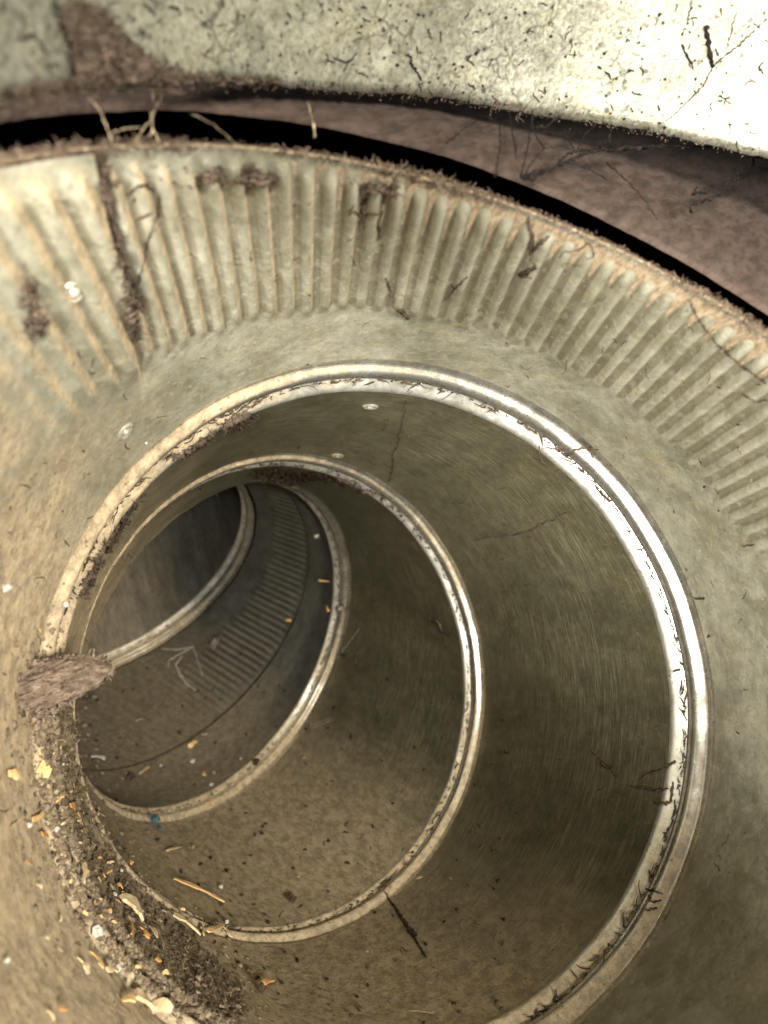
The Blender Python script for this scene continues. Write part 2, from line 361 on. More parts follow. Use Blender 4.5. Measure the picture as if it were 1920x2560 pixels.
# ---------------------------------------------------------------- rivets (parts of the elbow)
K = 1.1573
t_col = bvh_of([collar]); t_g1 = bvh_of([g1, l1]); t_g2 = bvh_of([g2]); t_g3 = bvh_of([g3, l3]); t_g4 = bvh_of([g4])
allsurf = [o for o in scn.objects if o.type == 'MESH' and o.name not in ('blackout_shell',)]
t_all = bvh_of(allsurf); t_board = bvh_of([board]); t_slv = bvh_of([sleeve])
t_elb = bvh_of([o for o in allsurf if o.parent is elbow])
def pick(tree, x, y, lift=0.):
    p, n = hit(tree, x*K, y*K)
    if p is None: return None
    return np.array(p) + np.array(n)*lift*S, np.array(n)
def rivet(tree, x, y, rpx, parent):
    q = pick(tree, x, y)
    if q is None: return
    p, n = q; dist = np.linalg.norm(p - np.array(ORG)) / S; r = rpx*K*dist/1923*S
    n = Vector(n); a = n.orthogonal().normalized(); c = n.cross(a)
    prof = [(1.25, -.25), (1.02, .04), (.86, .20), (.72, .22), (.60, .08), (.50, .0), (.42, .10), (.30, .30), (.15, .38), (0.02, .40)]
    V = []; m = 28
    for rr, h in prof:
        for k in range(m):
            t = 2*PI*k/m; w = 1 + .05*math.sin(2*t+x)
            V.append(np.array(Vector(p) + (a*math.cos(t) + c*math.sin(t))*rr*r*w + n*h*r))
    mesh_obj('rivet', V, [f[::-1] for f in grid_faces(len(prof), m)], 'rivet', parent, world_pts=True)
rivet(t_col, 159, 631, 30, collar); rivet(t_col, 270, 933, 21, collar)
rivet(t_g1, 800, 878, 17, g1); rivet(t_g1, 729, 984, 13, g1); rivet(t_g3, 683, 1159, 6, g3)

# ---------------------------------------------------------------- threads, patches, chips, crumbs
class Geo:
    def __init__(s): s.V = []; s.F = []; s.k = 0
    def add(s, V, F):
        s.V.append(np.asarray(V, float)); s.F += [tuple(i + s.k for i in f) for f in F]; s.k += len(V)
    def obj(s, name, mat, smooth=True):
        return mesh_obj(name, np.concatenate(s.V), s.F, mat, None, smooth=smooth, world_pts=True)
def tube(g, P, R_, sides=5, flat=None):
    P = [Vector(p) for p in P]; V = []
    if len(P) < 2: return
    ref = Vector((.3, .5, .8))
    for i, p in enumerate(P):
        t = (P[min(i+1, len(P)-1)] - P[max(i-1, 0)])
        if t.length < 1e-9: t = Vector((1, 0, 0))
        t.normalize(); nn = Vector(flat[i]) if flat is not None else ref
        a = t.cross(nn)
        if a.length < 1e-4: a = t.orthogonal()
        a.normalize(); b = a.cross(t); r = R_[i] if hasattr(R_, '__len__') else R_
        f = .5 if flat is not None else 1
        for k in range(sides):
            q = 2*PI*k/sides; V.append(p + a*math.cos(q)*r + b*math.sin(q)*r*f)
    F_ = grid_faces(len(P), sides); F_.append(tuple(range(sides))[::-1]); F_.append(tuple(range((len(P)-1)*sides, len(P)*sides)))
    g.add(np.array([list(v) for v in V]), F_)
def resample(pts, step, jit):
    pts = np.array(pts, float); out = [pts[0]]
    for a, b in zip(pts[:-1], pts[1:]):
        L = np.linalg.norm(b-a); n = max(1, int(L/step)); dv = (b-a)/max(L, 1e-6); pv = np.array([-dv[1], dv[0]])
        for k in range(1, n+1): out.append(a + (b-a)*k/n + (pv*rng.normal(0, jit) if k < n else 0))
    return np.array(out)
def strand(g, tree, pts, wpx, step=4, jit=1.2, lift=.004, taper=True):
    Q = resample(pts, step, jit); P = []; Nn = []; Rr = []
    for i, (x, y) in enumerate(Q):
        q = pick(tree, x, y, 0)
        if q is None: continue
        dist = np.linalg.norm(q[0] - np.array(ORG)); r = .5*wpx*K*dist/1923
        if P and np.linalg.norm(q[0]-P[-1]) > 40*K*dist/1923: continue
        f = (1 if not taper else .35 + .65*math.sin(PI*(i+.5)/len(Q))**.5) * rng.uniform(.6, 1.35)
        P.append(q[0] + q[1]*(lift*S*rng.uniform(.3, 1.) + r*.3)); Nn.append(q[1]); Rr.append(r*f)
    if len(P) > 1: tube(g, P, Rr, 5, Nn)
def offs(lst, dx, dy): return [(x/2+dx, y/2+dy) for x, y in lst]
Z1 = lambda *l: offs(l, 0, 0); Z2 = lambda *l: offs(l, 829.5, 0); Z3 = lambda *l: offs(l, 0, 743); Z4 = lambda *l: offs(l, 829.5, 743)
Z5 = lambda *l: offs(l, 0, 1469); Z6 = lambda *l: offs(l, 829.5, 1469)
def inside(x, y, poly):
    c = False; n = len(poly); j = n-1
    for i in range(n):
        xi, yi = poly[i]; xj, yj = poly[j]
        if (yi > y) != (yj > y) and x < (xj-xi)*(y-yi)/(yj-yi)+xi: c = not c
        j = i
    return c
def patch(name, tree, poly, mat, label, cat='lint', step=2.5, lift=.012, rough=5., holes=.12, group=None, rag=14):
    xs = [p[0] for p in poly]; ys = [p[1] for p in poly]; x0, y0 = min(xs)-rag, min(ys)-rag
    nx = int((max(xs)-x0+rag)/step)+2; ny = int((max(ys)-y0+rag)/step)+2
    def nz(x, y, s, o=0): return math.sin(x/s+o+1.7*math.sin(y/s*.8+o))*math.cos(y/s*1.1-o+1.3*math.sin(x/s*.7))
    idx = {}; V = []; Nn = []; Hh = []
    for i in range(nx):
        for j in range(ny):
            x, y = x0+i*step, y0+j*step
            xx = x + rag*.5*nz(x, y, 9) + rag*.25*nz(x, y, 3.1, 2); yy = y + rag*.5*nz(y, x, 8, 1) + rag*.25*nz(y, x, 2.9, 3)
            if not inside(xx, yy, poly): continue
            if nz(x, y, 6, 4)*.6 + nz(x, y, 2.3, 1)*.5 > 1.0 - holes*3: continue
            q = pick(tree, x + rng.uniform(-.8, .8), y + rng.uniform(-.8, .8))
            if q is None: continue
            h = lift*(.5 + .5*abs(nz(x, y, 4, 2)) + rng.uniform(0, .45))
            idx[i, j] = len(V); V.append(q[0] + q[1]*h*S)
    F_ = []
    for (i, j), k in idx.items():
        if all(t in idx for t in ((i+1, j), (i+1, j+1), (i, j+1))):
            f = (k, idx[i+1, j], idx[i+1, j+1], idx[i, j+1])
            if max(np.linalg.norm(V[f[0]]-V[f[2]]), np.linalg.norm(V[f[1]]-V[f[3]])) < .12*S*step/2: F_.append(f)
    # drop the loose vertices, give the film a back side so that it has thickness
    used = sorted({i for f in F_ for i in f}); mp = {u: a for a, u in enumerate(used)}
    if not used: return None
    V = np.array([V[u] for u in used]); F2 = [tuple(mp[i] for i in f) for f in F_]
    g = Geo(); g.add(V, F2)
    # ragged fibres around the edge
    from collections import Counter
    ec = Counter(); 
    for f in F2:
        for a, b_ in zip(f, f[1:]+f[:1]): ec[frozenset((a, b_))] += 1
    bd = list({i for e, c in ec.items() if c == 1 for i in e}); cen = V.mean(0)
    for i in bd:
        p = V[i]; dv = (p-cen); dv /= max(np.linalg.norm(dv), 1e-9); dv = dv + rng.normal(0, .8, 3); dv /= np.linalg.norm(dv)
        L = rng.uniform(.003, .013)*S
        tube(g, [p, p+dv*L*.5+rng.normal(0, .1, 3)*L, p+dv*L+rng.normal(0, .25, 3)*L], [.0009*S, .0007*S, .0004*S], 3)
    return tag(g.obj(name, mat), label, cat, group)
# --- named threads and smudges on the collar
def threads(name, tree, lines, mat, label, cat='dust thread', group=None, **k):
    g = Geo()
    for ln in lines:
        w = 3.0
        if isinstance(ln[0], (int, float)): w, ln = ln
        strand(g, tree, ln, w, **k)
    if g.V: return tag(g.obj(name, mat), label, cat, group)
threads('dust_thread', t_col, [(6, Z1((545,835),(600,798),(650,802),(690,840),(692,900),(660,960))), (4, Z1((660,960),(640,1040),(612,1150),(600,1235))), (6, Z1((590,945),(650,915)))],
        'thread', 'curled brown dust thread looping over the flutes right of the collar seam')
threads('dust_thread', t_col, [(8, Z1((1590,830),(1570,900),(1575,990))), (5, Z1((1505,900),(1560,925),(1640,915))), (6, Z1((1655,905),(1630,950),(1645,1030))), (4, Z1((1510,930),(1530,880)))],
        'thread', 'branching brown dust thread hanging on the flutes at the middle of the collar')
threads('dust_thread', t_col, [(9, Z2((625,930),(640,1010),(635,1080),(655,1150))), (8, Z2((640,1085),(680,1050),(715,1015))), (12, Z2((580,1180),(620,1175),(662,1150))), (6, Z2((580,1175),(590,1195),(640,1195)))],
        'thread', 'thick forked brown dust thread on the upper right flutes')
threads('dust_thread', t_col, [(10, Z2((30,1300),(60,1330),(110,1375))), (4, Z2((5,1200),(30,1260),(50,1310)))], 'thread', 'short brown dust thread near the lower ends of the middle flutes')
threads('dust_thread', t_col, [(4, Z2((250,1300),(300,1255),(360,1190))), (3, Z2((300,1255),(290,1220)))], 'thread', 'fine dust thread slanting across the flutes right of the middle')
threads('dust_thread', t_col, [(6, Z2((1325,1290),(1345,1350),(1400,1430),(1440,1480),(1500,1520))), (6, Z4((1440,0),(1500,50),(1560,100),(1659,170))), (5, Z4((1550,215),(1600,242),(1659,238)))],
        'thread', 'long dark dust thread running across the flutes at the right edge')
threads('dust_thread', t_col, [(3.5, Z2((760,1110),(780,1085),(820,1080),(860,1065),(880,1045),(905,1070),(905,1105),(880,1115),(862,1090)))], 'thread', 'looped dust thread just below the collar rim at upper right')
threads('dust_thread', t_all, [(5, Z4((780,490),(830,455),(880,445),(930,455))), (4, Z4((670,440),(672,480),(700,520),(730,540))), (5, Z4((840,410),(890,450),(905,490)))],
        'thread', 'dark dust thread crossing the front bead ring at upper right')
threads('dust_thread', t_g1, [(4, Z4((390,850),(430,835),(520,825),(600,815),(650,795),(700,765),(745,755),(790,725))), (3, Z4((650,795),(630,840))), (3, Z4((770,760),(790,790)))],
        'thread', 'thin brown dust thread lying across the first dark gore')
threads('dust_thread', t_g1, [(3, Z4((95,240),(80,330),(60,430),(35,480),(40,540),(0,640))), (3, Z4((80,370),(110,400)))], 'thread', 'wispy dust thread on the first gore above the second bead ring')
threads('dust_thread', t_g1, [(9, Z6((935,350),(960,375),(985,385))), (3, Z6((900,300),(940,350))), (3, Z6((985,385),(1010,420)))], 'thread', 'small dark dust knot on the first gore near the lower right bead')
threads('dust_thread', t_all, [(5, Z6((1060,465),(1120,465),(1170,480),(1230,470))), (5, Z6((1110,440),(1140,410),(1200,390),(1250,360))), (6, Z6((1160,530),(1200,540),(1240,520),(1250,440))), (5, Z6((1220,370),(1260,350))), (4, Z6((1180,500),(1225,545)))],
        'thread', 'tangled black dust threads across the lip at the lower right')
threads('dust_thread', t_all, [(4, Z6((1130,905),(1180,915),(1205,925))), (4, Z6((1140,930),(1160,960),(1200,950))), (4, Z6((1130,995),(1180,985)))], 'thread', 'short dark dust hairs on the bottom right of the front bead')
threads('dust_thread', t_g2, [(8, Z4((200,1185),(235,1200),(250,1240),(290,1262))), (3, Z4((255,1250),(275,1310)))], 'thread', 'bent brown dust thread on the second gore beside its bead ring')
threads('dust_thread', t_all, [(6, Z6((0,915),(60,1000),(120,1090),(160,1160),(185,1205))), (12, Z6((110,1080),(135,1115)))], 'thread', 'long dark dust thread trailing over the dusty floor of the first gore')
threads('dust_thread', t_col, [(4, Z4((1330,1095),(1360,1100),(1390,1098)))], 'thread', 'tiny dust thread on the smooth right side of the collar')
Z7 = lambda *l: [((150+.4521*x)/K, (1150+.4521*y)/K) for x, y in l]
threads('scuff_mark', t_g3, [(3.5, Z7((560,1045),(650,1050),(740,1030))), (5, Z7((740,1030),(640,1085),(600,1110),(600,1150))), (5, Z7((675,1085),(640,1130),(665,1190),(700,1240),(760,1278))), (3, Z7((740,1040),(765,1120),(792,1200)))],
        'scuff', 'pale curved scuff marks wiped through the dust of the far fluted section', 'scuff', step=3, jit=.3, lift=.0015)
threads('scuff_mark', t_g2, [(2.5, Z7((1659,930),(1560,1060),(1470,1180)))], 'scuff', 'long pale scratch slanting across the second gore', 'scuff', step=3, jit=.3, lift=.0015)
threads('scuff_mark', t_g2, [(2.5, Z7((1410,1480),(1460,1455),(1520,1435))), (2, Z7((1405,1465),(1455,1440),(1510,1420))), (2, Z7((1410,1480),(1405,1465)))], 'scuff', 'short pale double scratch on the second gore right of the third bead', 'scuff', step=3, jit=.3, lift=.0015)
threads('scuff_mark', t_g2, [(2.5, Z7((1370,1400),(1410,1350),(1450,1335)))], 'scuff', 'faint pale smear on the second gore beside the third bead', 'scuff', step=3, jit=.3, lift=.0015)
# --- smudges
patch('lint_smudge', t_col, Z1((860,745),(920,700),(1000,735),(1080,700),(1130,740),(1220,745),(1200,775),(1080,790),(960,770),(880,778)), 'darklint', 'brown lint smudge lying across the tops of the left middle flutes')
patch('lint_smudge', t_col, Z1((1520,755),(1600,765),(1700,775),(1725,800),(1700,850),(1670,820),(1590,815)), 'darklint', 'brown lint smudge above the branching thread at the flute tops')
patch('lint_smudge', t_col, Z1((395,640),(450,640),(470,720),(500,900),(560,1150),(600,1330),(590,1480),(560,1470),(545,1330),(490,1100),(430,800)), 'darklint', 'strip of brown lint caught along the overlap seam of the collar', holes=.24, rag=12, step=2)
patch('lint_smudge', t_col, Z1((80,1220),(140,1210),(130,1290),(190,1390),(120,1450),(80,1300)), 'darklint', 'brown lint smudge left of the upper rivet', holes=.2)
patch('lint_smudge', t_all, Z3((920,345),(1000,300),(1110,288),(1100,330),(1010,365),(960,385)), 'darklint', 'brown lint caught on the top left of the front bead ring')
patch('lint_smudge', t_all, Z3((700,470),(780,455),(900,380),(930,360),(920,400),(830,470),(740,500)), 'darklint', 'ragged lint lodged under the upper left of the front bead', rag=8)
patch('lint_smudge', t_all, Z3((330,1100),(350,1000),(420,890),(500,770),(560,700),(650,590),(660,610),(560,750),(470,880),(400,1000),(370,1100)), 'darklint', 'long strip of lint filling the gap between the two beads at left', holes=.2, rag=10)
patch('lint_smudge', t_all, Z3((1040,545),(1200,535),(1330,550),(1500,580),(1659,645),(1659,672),(1500,615),(1380,590),(1240,605),(1150,590)), 'darklint', 'brown lint hanging under the top of the second bead ring', holes=.15, rag=10)
patch('lint_smudge', t_slv, Z1((225,40),(300,5),(400,20),(440,60),(500,140),(560,180),(620,245),(720,290),(840,320),(700,345),(560,320),(300,330),(280,280),(290,200),(250,110)), 'darklint',
      'large dark brown lint stain on the left of the metal sleeve', holes=.14, rag=8, step=2)
patch('lint_smudge', t_slv, Z1((0,372),(150,350),(300,325),(560,300),(840,315),(1200,330),(1200,352),(800,350),(500,345),(200,375),(0,402)), 'darklint', 'strip of lint along the left lower edge of the metal sleeve', holes=.16, rag=8, step=2)
threads('dark_twig', t_slv, [(9, Z2((1385,110),(1398,160),(1405,215),(1418,290))), (7, Z2((1385,115),(1405,120)))], 'web', 'short thick black twig stuck on the upper right of the metal sleeve', 'twig', jit=.4)
threads('cobweb', t_slv, [(3, Z2((1659,75),(1600,130),(1540,190),(1470,240),(1420,290),(1380,370),(1290,460),(1215,525))), (4, Z2((1285,190),(1310,245),(1335,300))), (2, Z2((1520,50),(1480,220))), (2.5, Z2((1330,0),(1310,90))), (3, Z2((1340,390),(1360,395)))],
        'web', 'thin black cobweb thread running down the right of the metal sleeve', 'cobweb')
threads('dust_thread', t_slv, [(4, Z2((105,230),(120,280),(150,330),(160,350)))], 'web', 'dark dust thread just right of the middle of the sleeve edge')
threads('dust_thread', t_slv, [(3, Z1((1440,250),(1500,270),(1540,230))), (3, Z1((1500,270),(1480,310)))], 'web', 'dark forked dust thread near the middle of the sleeve edge')
threads('dust_thread', t_slv, [(3, Z1((60,170),(130,150),(160,180)))], 'web', 'dark dust thread on the far left of the metal sleeve')
# --- cobwebs hanging in front of the brown board, and threads spanning the black gap
pc = C[0]; 
def planept(x, y, off):
    dr = np.array([(x*K-960)/1923, -(y*K-1280)/1923, -1.]); t = ((pc + off*N[0]) @ N[0]) / (dr @ N[0]); return W(dr*t)
def air(g, pts, wpx, o0, o1, step=5, jit=1.3):
    Q = resample(pts, step, jit); n = len(Q); P = []; Rr = []
    for i, (x, y) in enumerate(Q):
        p = planept(x, y, o0 + (o1-o0)*i/max(1, n-1) + rng.normal(0, .0015)); P.append(p)
        Rr.append(.8*wpx*K*1.5*S/1923 * rng.uniform(.5, 1.5) * (1.9 if rng.random() < .06 else 1))
    tube(g, P, Rr, 5)
g = Geo()
for w, ln in [(5, Z2((600,775),(700,740),(790,700),(850,670),(930,650),(1030,640))), (6, Z2((985,655),(1030,640),(1130,637))), (4.5, Z2((1130,635),(1250,630),(1380,640),(1480,632),(1560,660),(1659,690))), (4, Z2((620,770),(740,720),(800,660),(860,650),(940,640),(985,655))),
              (3, Z2((590,770),(660,735),(720,735),(760,700))), (2.5, Z2((640,480),(640,550),(620,640),(590,760))), (2, Z2((540,480),(560,600),(570,680))), (2, Z2((500,540),(500,640),(480,760))), (3.5, Z2((760,500),(700,550),(650,550))),
              (3, Z2((940,510),(870,580),(830,660))), (3, Z2((980,550),(975,610),(985,640))), (2, Z2((640,550),(690,640),(640,700),(610,750))), (2, Z2((690,640),(780,630),(830,650))), (2, Z2((680,570),(800,580),(780,560))), (2, Z2((780,570),(820,640))),
              (1.8, Z2((860,720),(920,750),(970,780))), (1.8, Z2((960,700),(1060,790),(1130,870),(1180,950))), (1.6, Z2((270,620),(330,570),(400,520))), (2, Z2((850,520),(920,520))), (2, Z2((440,500),(500,540)))]:
    air(g, ln, w, .06, .05)
tag(g.obj('cobweb', 'web'), 'black branching cobweb stretched in front of the brown board at upper right', 'cobweb')
g = Geo()
for w, ln in [(4, Z2((1700,740),(1580,740),(1480,790),(1400,830),(1330,840))), (3.5, Z2((1700,715),(1600,740),(1520,790),(1430,850),(1320,890),(1330,920))), (3, Z2((1600,680),(1590,730))), (3, Z2((1480,790),(1440,830),(1370,880))), (2.5, Z2((1330,840),(1350,810),(1420,830)))]:
    air(g, ln, w, .05, .04)
tag(g.obj('cobweb', 'web'), 'small loose cobweb in front of the brown board at the right edge', 'cobweb')
g = Geo(); air(g, Z1((385,425),(430,470),(460,540),(478,600),(490,625)), 1.3, .05, .01)
air(g, Z1((478,575),(540,556),(600,550)), .8, .02, .02)
tag(g.obj('cobweb', 'palethread'), 'pale dusty thread spanning the black gap left of the forked one', 'cobweb')
g = Geo(); air(g, Z1((680,445),(650,520),(610,570),(578,615)), 1.3, .05, .01); air(g, Z1((650,480),(660,560),(685,612)), 1.3, .05, .01); air(g, Z1((660,560),(645,585)), 2.6, .03, .03)
tag(g.obj('cobweb', 'palethread'), 'pale forked thread spanning the black gap above the flutes', 'cobweb')
g = Geo(); air(g, Z1((1325,440),(1345,500),(1355,540)), .8, .05, .03); air(g, Z1((1355,535),(1360,590)), 2.6, .03, .02, jit=.3)
tag(g.obj('cobweb', 'palethread'), 'single pale thread dangling into the black gap near the middle', 'cobweb')
g = Geo(); air(g, Z1((820,490),(880,515),(930,545),(980,590),(1035,632)), .5, .05, .01)
tag(g.obj('cobweb', 'palethread'), 'very faint thread slanting down across the black gap', 'cobweb')

# --- countless short fibres: on the collar, along the seams of the beads, on the rim
def scatter(g, tree, n, box, wr, lr, curl=.6, dens=None):
    c = 0
    while c < n:
        c += 1
        x = rng.uniform(box[0], box[2]); y = rng.uniform(box[1], box[3])
        if dens and not dens(x, y): continue
        a = rng.uniform(0, 2*PI); L = rng.uniform(*lr); m = rng.integers(3, 7); pts = [(x, y)]
        for k in range(m):
            a += rng.normal(0, curl); pts.append((pts[-1][0] + math.cos(a)*L/m, pts[-1][1] + math.sin(a)*L/m))
        strand(g, tree, pts, rng.uniform(*wr), step=L/m, jit=.5, lift=.003)
g = Geo(); scatter(g, t_col, 190, (0, 330, 1659, 1900), (1.2, 2.6), (8, 34)); scatter(g, t_col, 60, (0, 330, 1659, 1500), (2.5, 5), (4, 12))
tag(g.obj('lint_fibres', 'thread'), 'short brown dust fibres scattered over the fluted collar', 'lint', None, 'stuff')
g = Geo(); scatter(g, t_slv, 230, (0, 0, 1659, 330), (1.2, 3), (5, 30)); scatter(g, t_slv, 260, (0, 0, 1659, 330), (2, 5.5), (2, 7))
tag(g.obj('dirt_specks', 'web'), 'black specks and short fibres stuck to the metal sleeve', 'dirt', None, 'stuff')
g = Geo(); t_in = bvh_of([g1, g2, g3, g4])
scatter(g, t_in, 120, (250, 900, 1450, 2200), (1., 2.2), (5, 22)); scatter(g, t_in, 170, (170, 1400, 1100, 2212), (3, 8), (3, 11))
tag(g.obj('lint_fibres', 'thread'), 'small brown dust fibres and clots on the inner gores', 'lint', None, 'stuff')
def seam_fuzz(i, s, r, n, th0, th1, wr=(.0012, .0034), lr=(.008, .036)):
    g = Geo()
    for _ in range(n):
        th = rng.uniform(th0, th1) + .04*math.sin(rng.uniform(0, 60)); m = 4
        base = ringpt(i, th, r + rng.normal(0, .003), s + rng.normal(0, .004)); tng = -math.sin(th)*E1[i] + math.cos(th)*E2[i]
        rad = math.cos(th)*E1[i] + math.sin(th)*E2[i]
        k = rng.random(); dv = tng*rng.choice([-1, 1]) * (1 if k < .86 else .3) + N[i]*rng.normal(0, .25 if k < .86 else .9) - rad*abs(rng.normal(0, .08 if k < .86 else .35))
        dv /= np.linalg.norm(dv); L = rng.uniform(*lr) * (1.6 if k < .5 else .8); P = [base]
        for q in range(m): dv = dv + rng.normal(0, .3, 3); dv /= np.linalg.norm(dv); P.append(P[-1] + dv*L/m)
        w = rng.uniform(*wr); tube(g, W(np.array(P)), [w*S, w*S, w*S*.9, w*S*.7, w*S*.3], 4)
    return g
for i, n in ((1, 560), (2, 400), (3, 260), (4, 100)):
    g = seam_fuzz(i, -.018, .978, n, 0, 2*PI)
    tag(g.obj('seam_lint', 'thread'), None, 'lint', None, 'stuff')['label'] = ['', 'brown lint packed in the groove behind the front bead ring', 'brown lint packed in the groove behind the second bead ring',
        'brown lint packed in the groove behind the third bead ring', 'brown lint packed in the groove behind the farthest bead ring'][i]
g = Geo()
for _ in range(7000):
    th = rng.uniform(.1, 2.75); base = ringpt(0, th, 1.003 + rng.normal(0, .004), rng.normal(.001, .004)); rad = math.cos(th)*E1[0]+math.sin(th)*E2[0]
    tng = -math.sin(th)*E1[0] + math.cos(th)*E2[0]; big = (.5 + .9*max(0, math.sin(th*9)) + (1.2 if th > 2.05 else 0))
    dv = rad*rng.uniform(-.3, 1) + tng*rng.normal(0, 1) + N[0]*rng.uniform(-.6, .4); dv /= np.linalg.norm(dv); L = rng.uniform(.005, .018)*big*(.55 if th > 1.9 else 1); P = [base]
    for q in range(3): dv = dv + rng.normal(0, .4, 3); dv /= np.linalg.norm(dv); P.append(P[-1]+dv*L/3)
    w = rng.uniform(.0006, .0016)*(.7 if th > 1.9 else 1); tube(g, W(np.array(P)), [w*S, w*S, w*S*.8, w*S*.3], 3)
tag(g.obj('rim_lint', 'lint'), 'fringe of brown lint clinging to the cut rim of the collar', 'lint', None, 'stuff')
g = Geo()
for _ in range(2600):
    k = rng.uniform(math.radians(25), math.radians(220)); P = [sc_ + (sR+rng.normal(0, .004))*(math.cos(k)*se1 + math.sin(k)*se2) + rng.normal(.004, .008)*sn]
    dv = rng.normal(0, 1, 3) - sn*.3; dv /= np.linalg.norm(dv); L = rng.uniform(.004, .02)*(.4 + 1.3*max(0, math.sin(k*31))*max(0, math.sin(k*7+1)))
    for q in range(3): dv = dv + rng.normal(0, .4, 3); dv /= np.linalg.norm(dv); P.append(P[-1]+dv*L/3)
    w = rng.uniform(.0005, .0013); tube(g, W(np.array(P)), [w*S, w*S, w*S*.8, w*S*.3], 4)
tag(g.obj('edge_lint', 'lint'), 'fringe of brown lint clinging to the lower edge of the metal sleeve', 'lint', None, 'stuff')

# --- debris heap at lower left
def lump(g, p, n, r, squash=.55, seg=(5, 7)):
    n = Vector(n); a = n.orthogonal().normalized(); c = n.cross(a); V = []; m, q = seg
    for i in range(m):
        f = PI*(i+.5)/m
        for k in range(q):
            t = 2*PI*k/q; rr = r*rng.uniform(.65, 1.25); V.append(np.array(Vector(p) + (a*math.cos(t)+c*math.sin(t))*math.sin(f)*rr + n*(math.cos(f)*rr*squash)))
    F_ = grid_faces(m, q); F_.append(tuple(range(q))); F_.append(tuple(range((m-1)*q, m*q))[::-1]); g.add(np.array(V), F_)
path = np.array([(95,1400),(115,1500),(125,1600),(140,1700),(165,1790),(205,1870),(265,1950),(330,2010),(400,2070),(450,2130),(500,2210)], float)
def heap(n, name, mat, label, rr, spread, ln=None, cat='debris'):
    g = Geo()
    for _ in range(n):
        t = rng.beta(1.2, 1.1)*(len(path)-1); i = min(int(t), len(path)-2); p = path[i]*(1-t+i) + path[i+1]*(t-i)
        w = spread*(.6 + .5*math.sin(PI*t/(len(path)-1)))
        x, y = p + rng.normal(0, 1, 2)*w + np.array([-.35*w, .2*w]); q = pick(t_elb, x, y)
        if q is None: continue
        dist = np.linalg.norm(q[0]-np.array(ORG)); r = rng.lognormal(-.15, .7)*rr*K*dist/1923
        lump(g, q[0] + q[1]*r*.25, q[1], min(r, 4*rr*K*dist/1923), .4)
    return tag(g.obj(name, mat, True), label, cat, None, 'stuff')
patch('dust_drift', t_elb, [(60,1420),(120,1440),(165,1540),(185,1680),(225,1790),(290,1880),(360,1960),(440,2030),(520,2110),(560,2212),(400,2212),(300,2140),(200,2040),(130,1900),(90,1760),(70,1600),(40,1500)], 'palelint', 'drift of pale matted dust along the left bead rings', 'dust', step=3, lift=.007, holes=.28, rag=38)
heap(700, 'dust_debris', 'lint', 'crumbly grey brown dust heaped over the beads at lower left', 2.5, 36)
heap(1900, 'pale_debris', 'palelint', 'paler fluffy dust mixed into the heap at lower left', 2.4, 60)
heap(420, 'dark_crumbs', 'thread', 'dark crumbs mixed into the dust heap at lower left', 2.4, 46)
g = Geo(); 
for _ in range(260):
    t = rng.uniform(0, len(path)-1.001); i = int(t); p = path[i]*(1-t+i) + path[i+1]*(t-i) + rng.normal(0, 26, 2)
    a = rng.uniform(0, 2*PI); L = rng.uniform(8, 34); strand(g, t_elb, [tuple(p), tuple(p + L*.5*np.array([math.cos(a), math.sin(a)])), tuple(p + L*np.array([math.cos(a+.6), math.sin(a+.6)]))], rng.uniform(1.2, 3.2), step=L/3, lift=.03)
tag(g.obj('heap_fibres', 'palelint'), 'matted fibres woven through the dust heap at lower left', 'lint', None, 'stuff')
# crumbs behind the bend of the second ring
# --- lint flap: fibrous tongue poking out over the left beads
Z8 = lambda x, y: (x*.2343, 1296+y*.2343)
qa = pick(t_all, 60, 1500); depth = 1.95
def at_depth(x, y, dz): return W(np.array([(x*K-960)/1923, -(y*K-1280)/1923, -1.])*dz)
def bz(t, s_):   # t along the flap 0..1, s_ across -1..1
    ax = [Z8(-620, 1120), Z8(60, 930), Z8(520, 700), Z8(960, 630)]
    p = (1-t)**3*np.array(ax[0]) + 3*(1-t)**2*t*np.array(ax[1]) + 3*(1-t)*t*t*np.array(ax[2]) + t**3*np.array(ax[3])
    w = 62*(math.sin(PI*min(1, t*.52+.42))**.5)*(1 if t < .93 else max(.35, (1-(t-.93)/.14)))
    return p + np.array([-.33, -.94])*(-s_)*w*-1
g = Geo(); V = []; nt_, nv = 46, 30
for side in (1, -1):
    for i in range(nt_):
        for j in range(nv):
            t = i/(nt_-1); s_ = -1 + 2*j/(nv-1)
            sv = s_ * (1 + .10*math.sin(t*23+s_*2) + .08*math.sin(t*57+1)); tv = min(1, t*(.95 + .07*math.sin(s_*7+1) + .05*math.sin(s_*19) + .03*math.sin(s_*41)))
            x, y = bz(tv, sv); th_ = .05*math.sqrt(max(0, 1-s_*s_))*math.sqrt(max(0, 1-max(0, t-.75)/.25)) + .006*math.sin(s_*30+t*5) + .004*rng.normal()
            V.append(at_depth(x, y, 1.86 - .03*t + .07*s_*s_ - side*th_))
F_ = grid_faces(nt_, nv, False); F_ += [tuple(a + nt_*nv for a in f[::-1]) for f in F_]; g.add(np.array(V), F_)
for _ in range(2200):
    s_ = rng.uniform(-1.02, 1.02); t0 = rng.uniform(-.05, .9); L = rng.uniform(.08, .3); P = []
    for k in range(6):
        t = t0 + L*k/5; x, y = bz(min(t, 1.05), s_ + .05*math.sin(k+s_*20)); P.append(at_depth(x + rng.normal(0, 1), y + rng.normal(0, 1), 1.86 - .03*t + .07*s_*s_ - .05*math.sqrt(max(0, 1-s_*s_)) - .008 + rng.normal(0, .006)))
    w = rng.uniform(.0009, .0026); tube(g, P, [w*S*.5, w*S, w*S, w*S, w*S*.8, w*S*.3], 4)
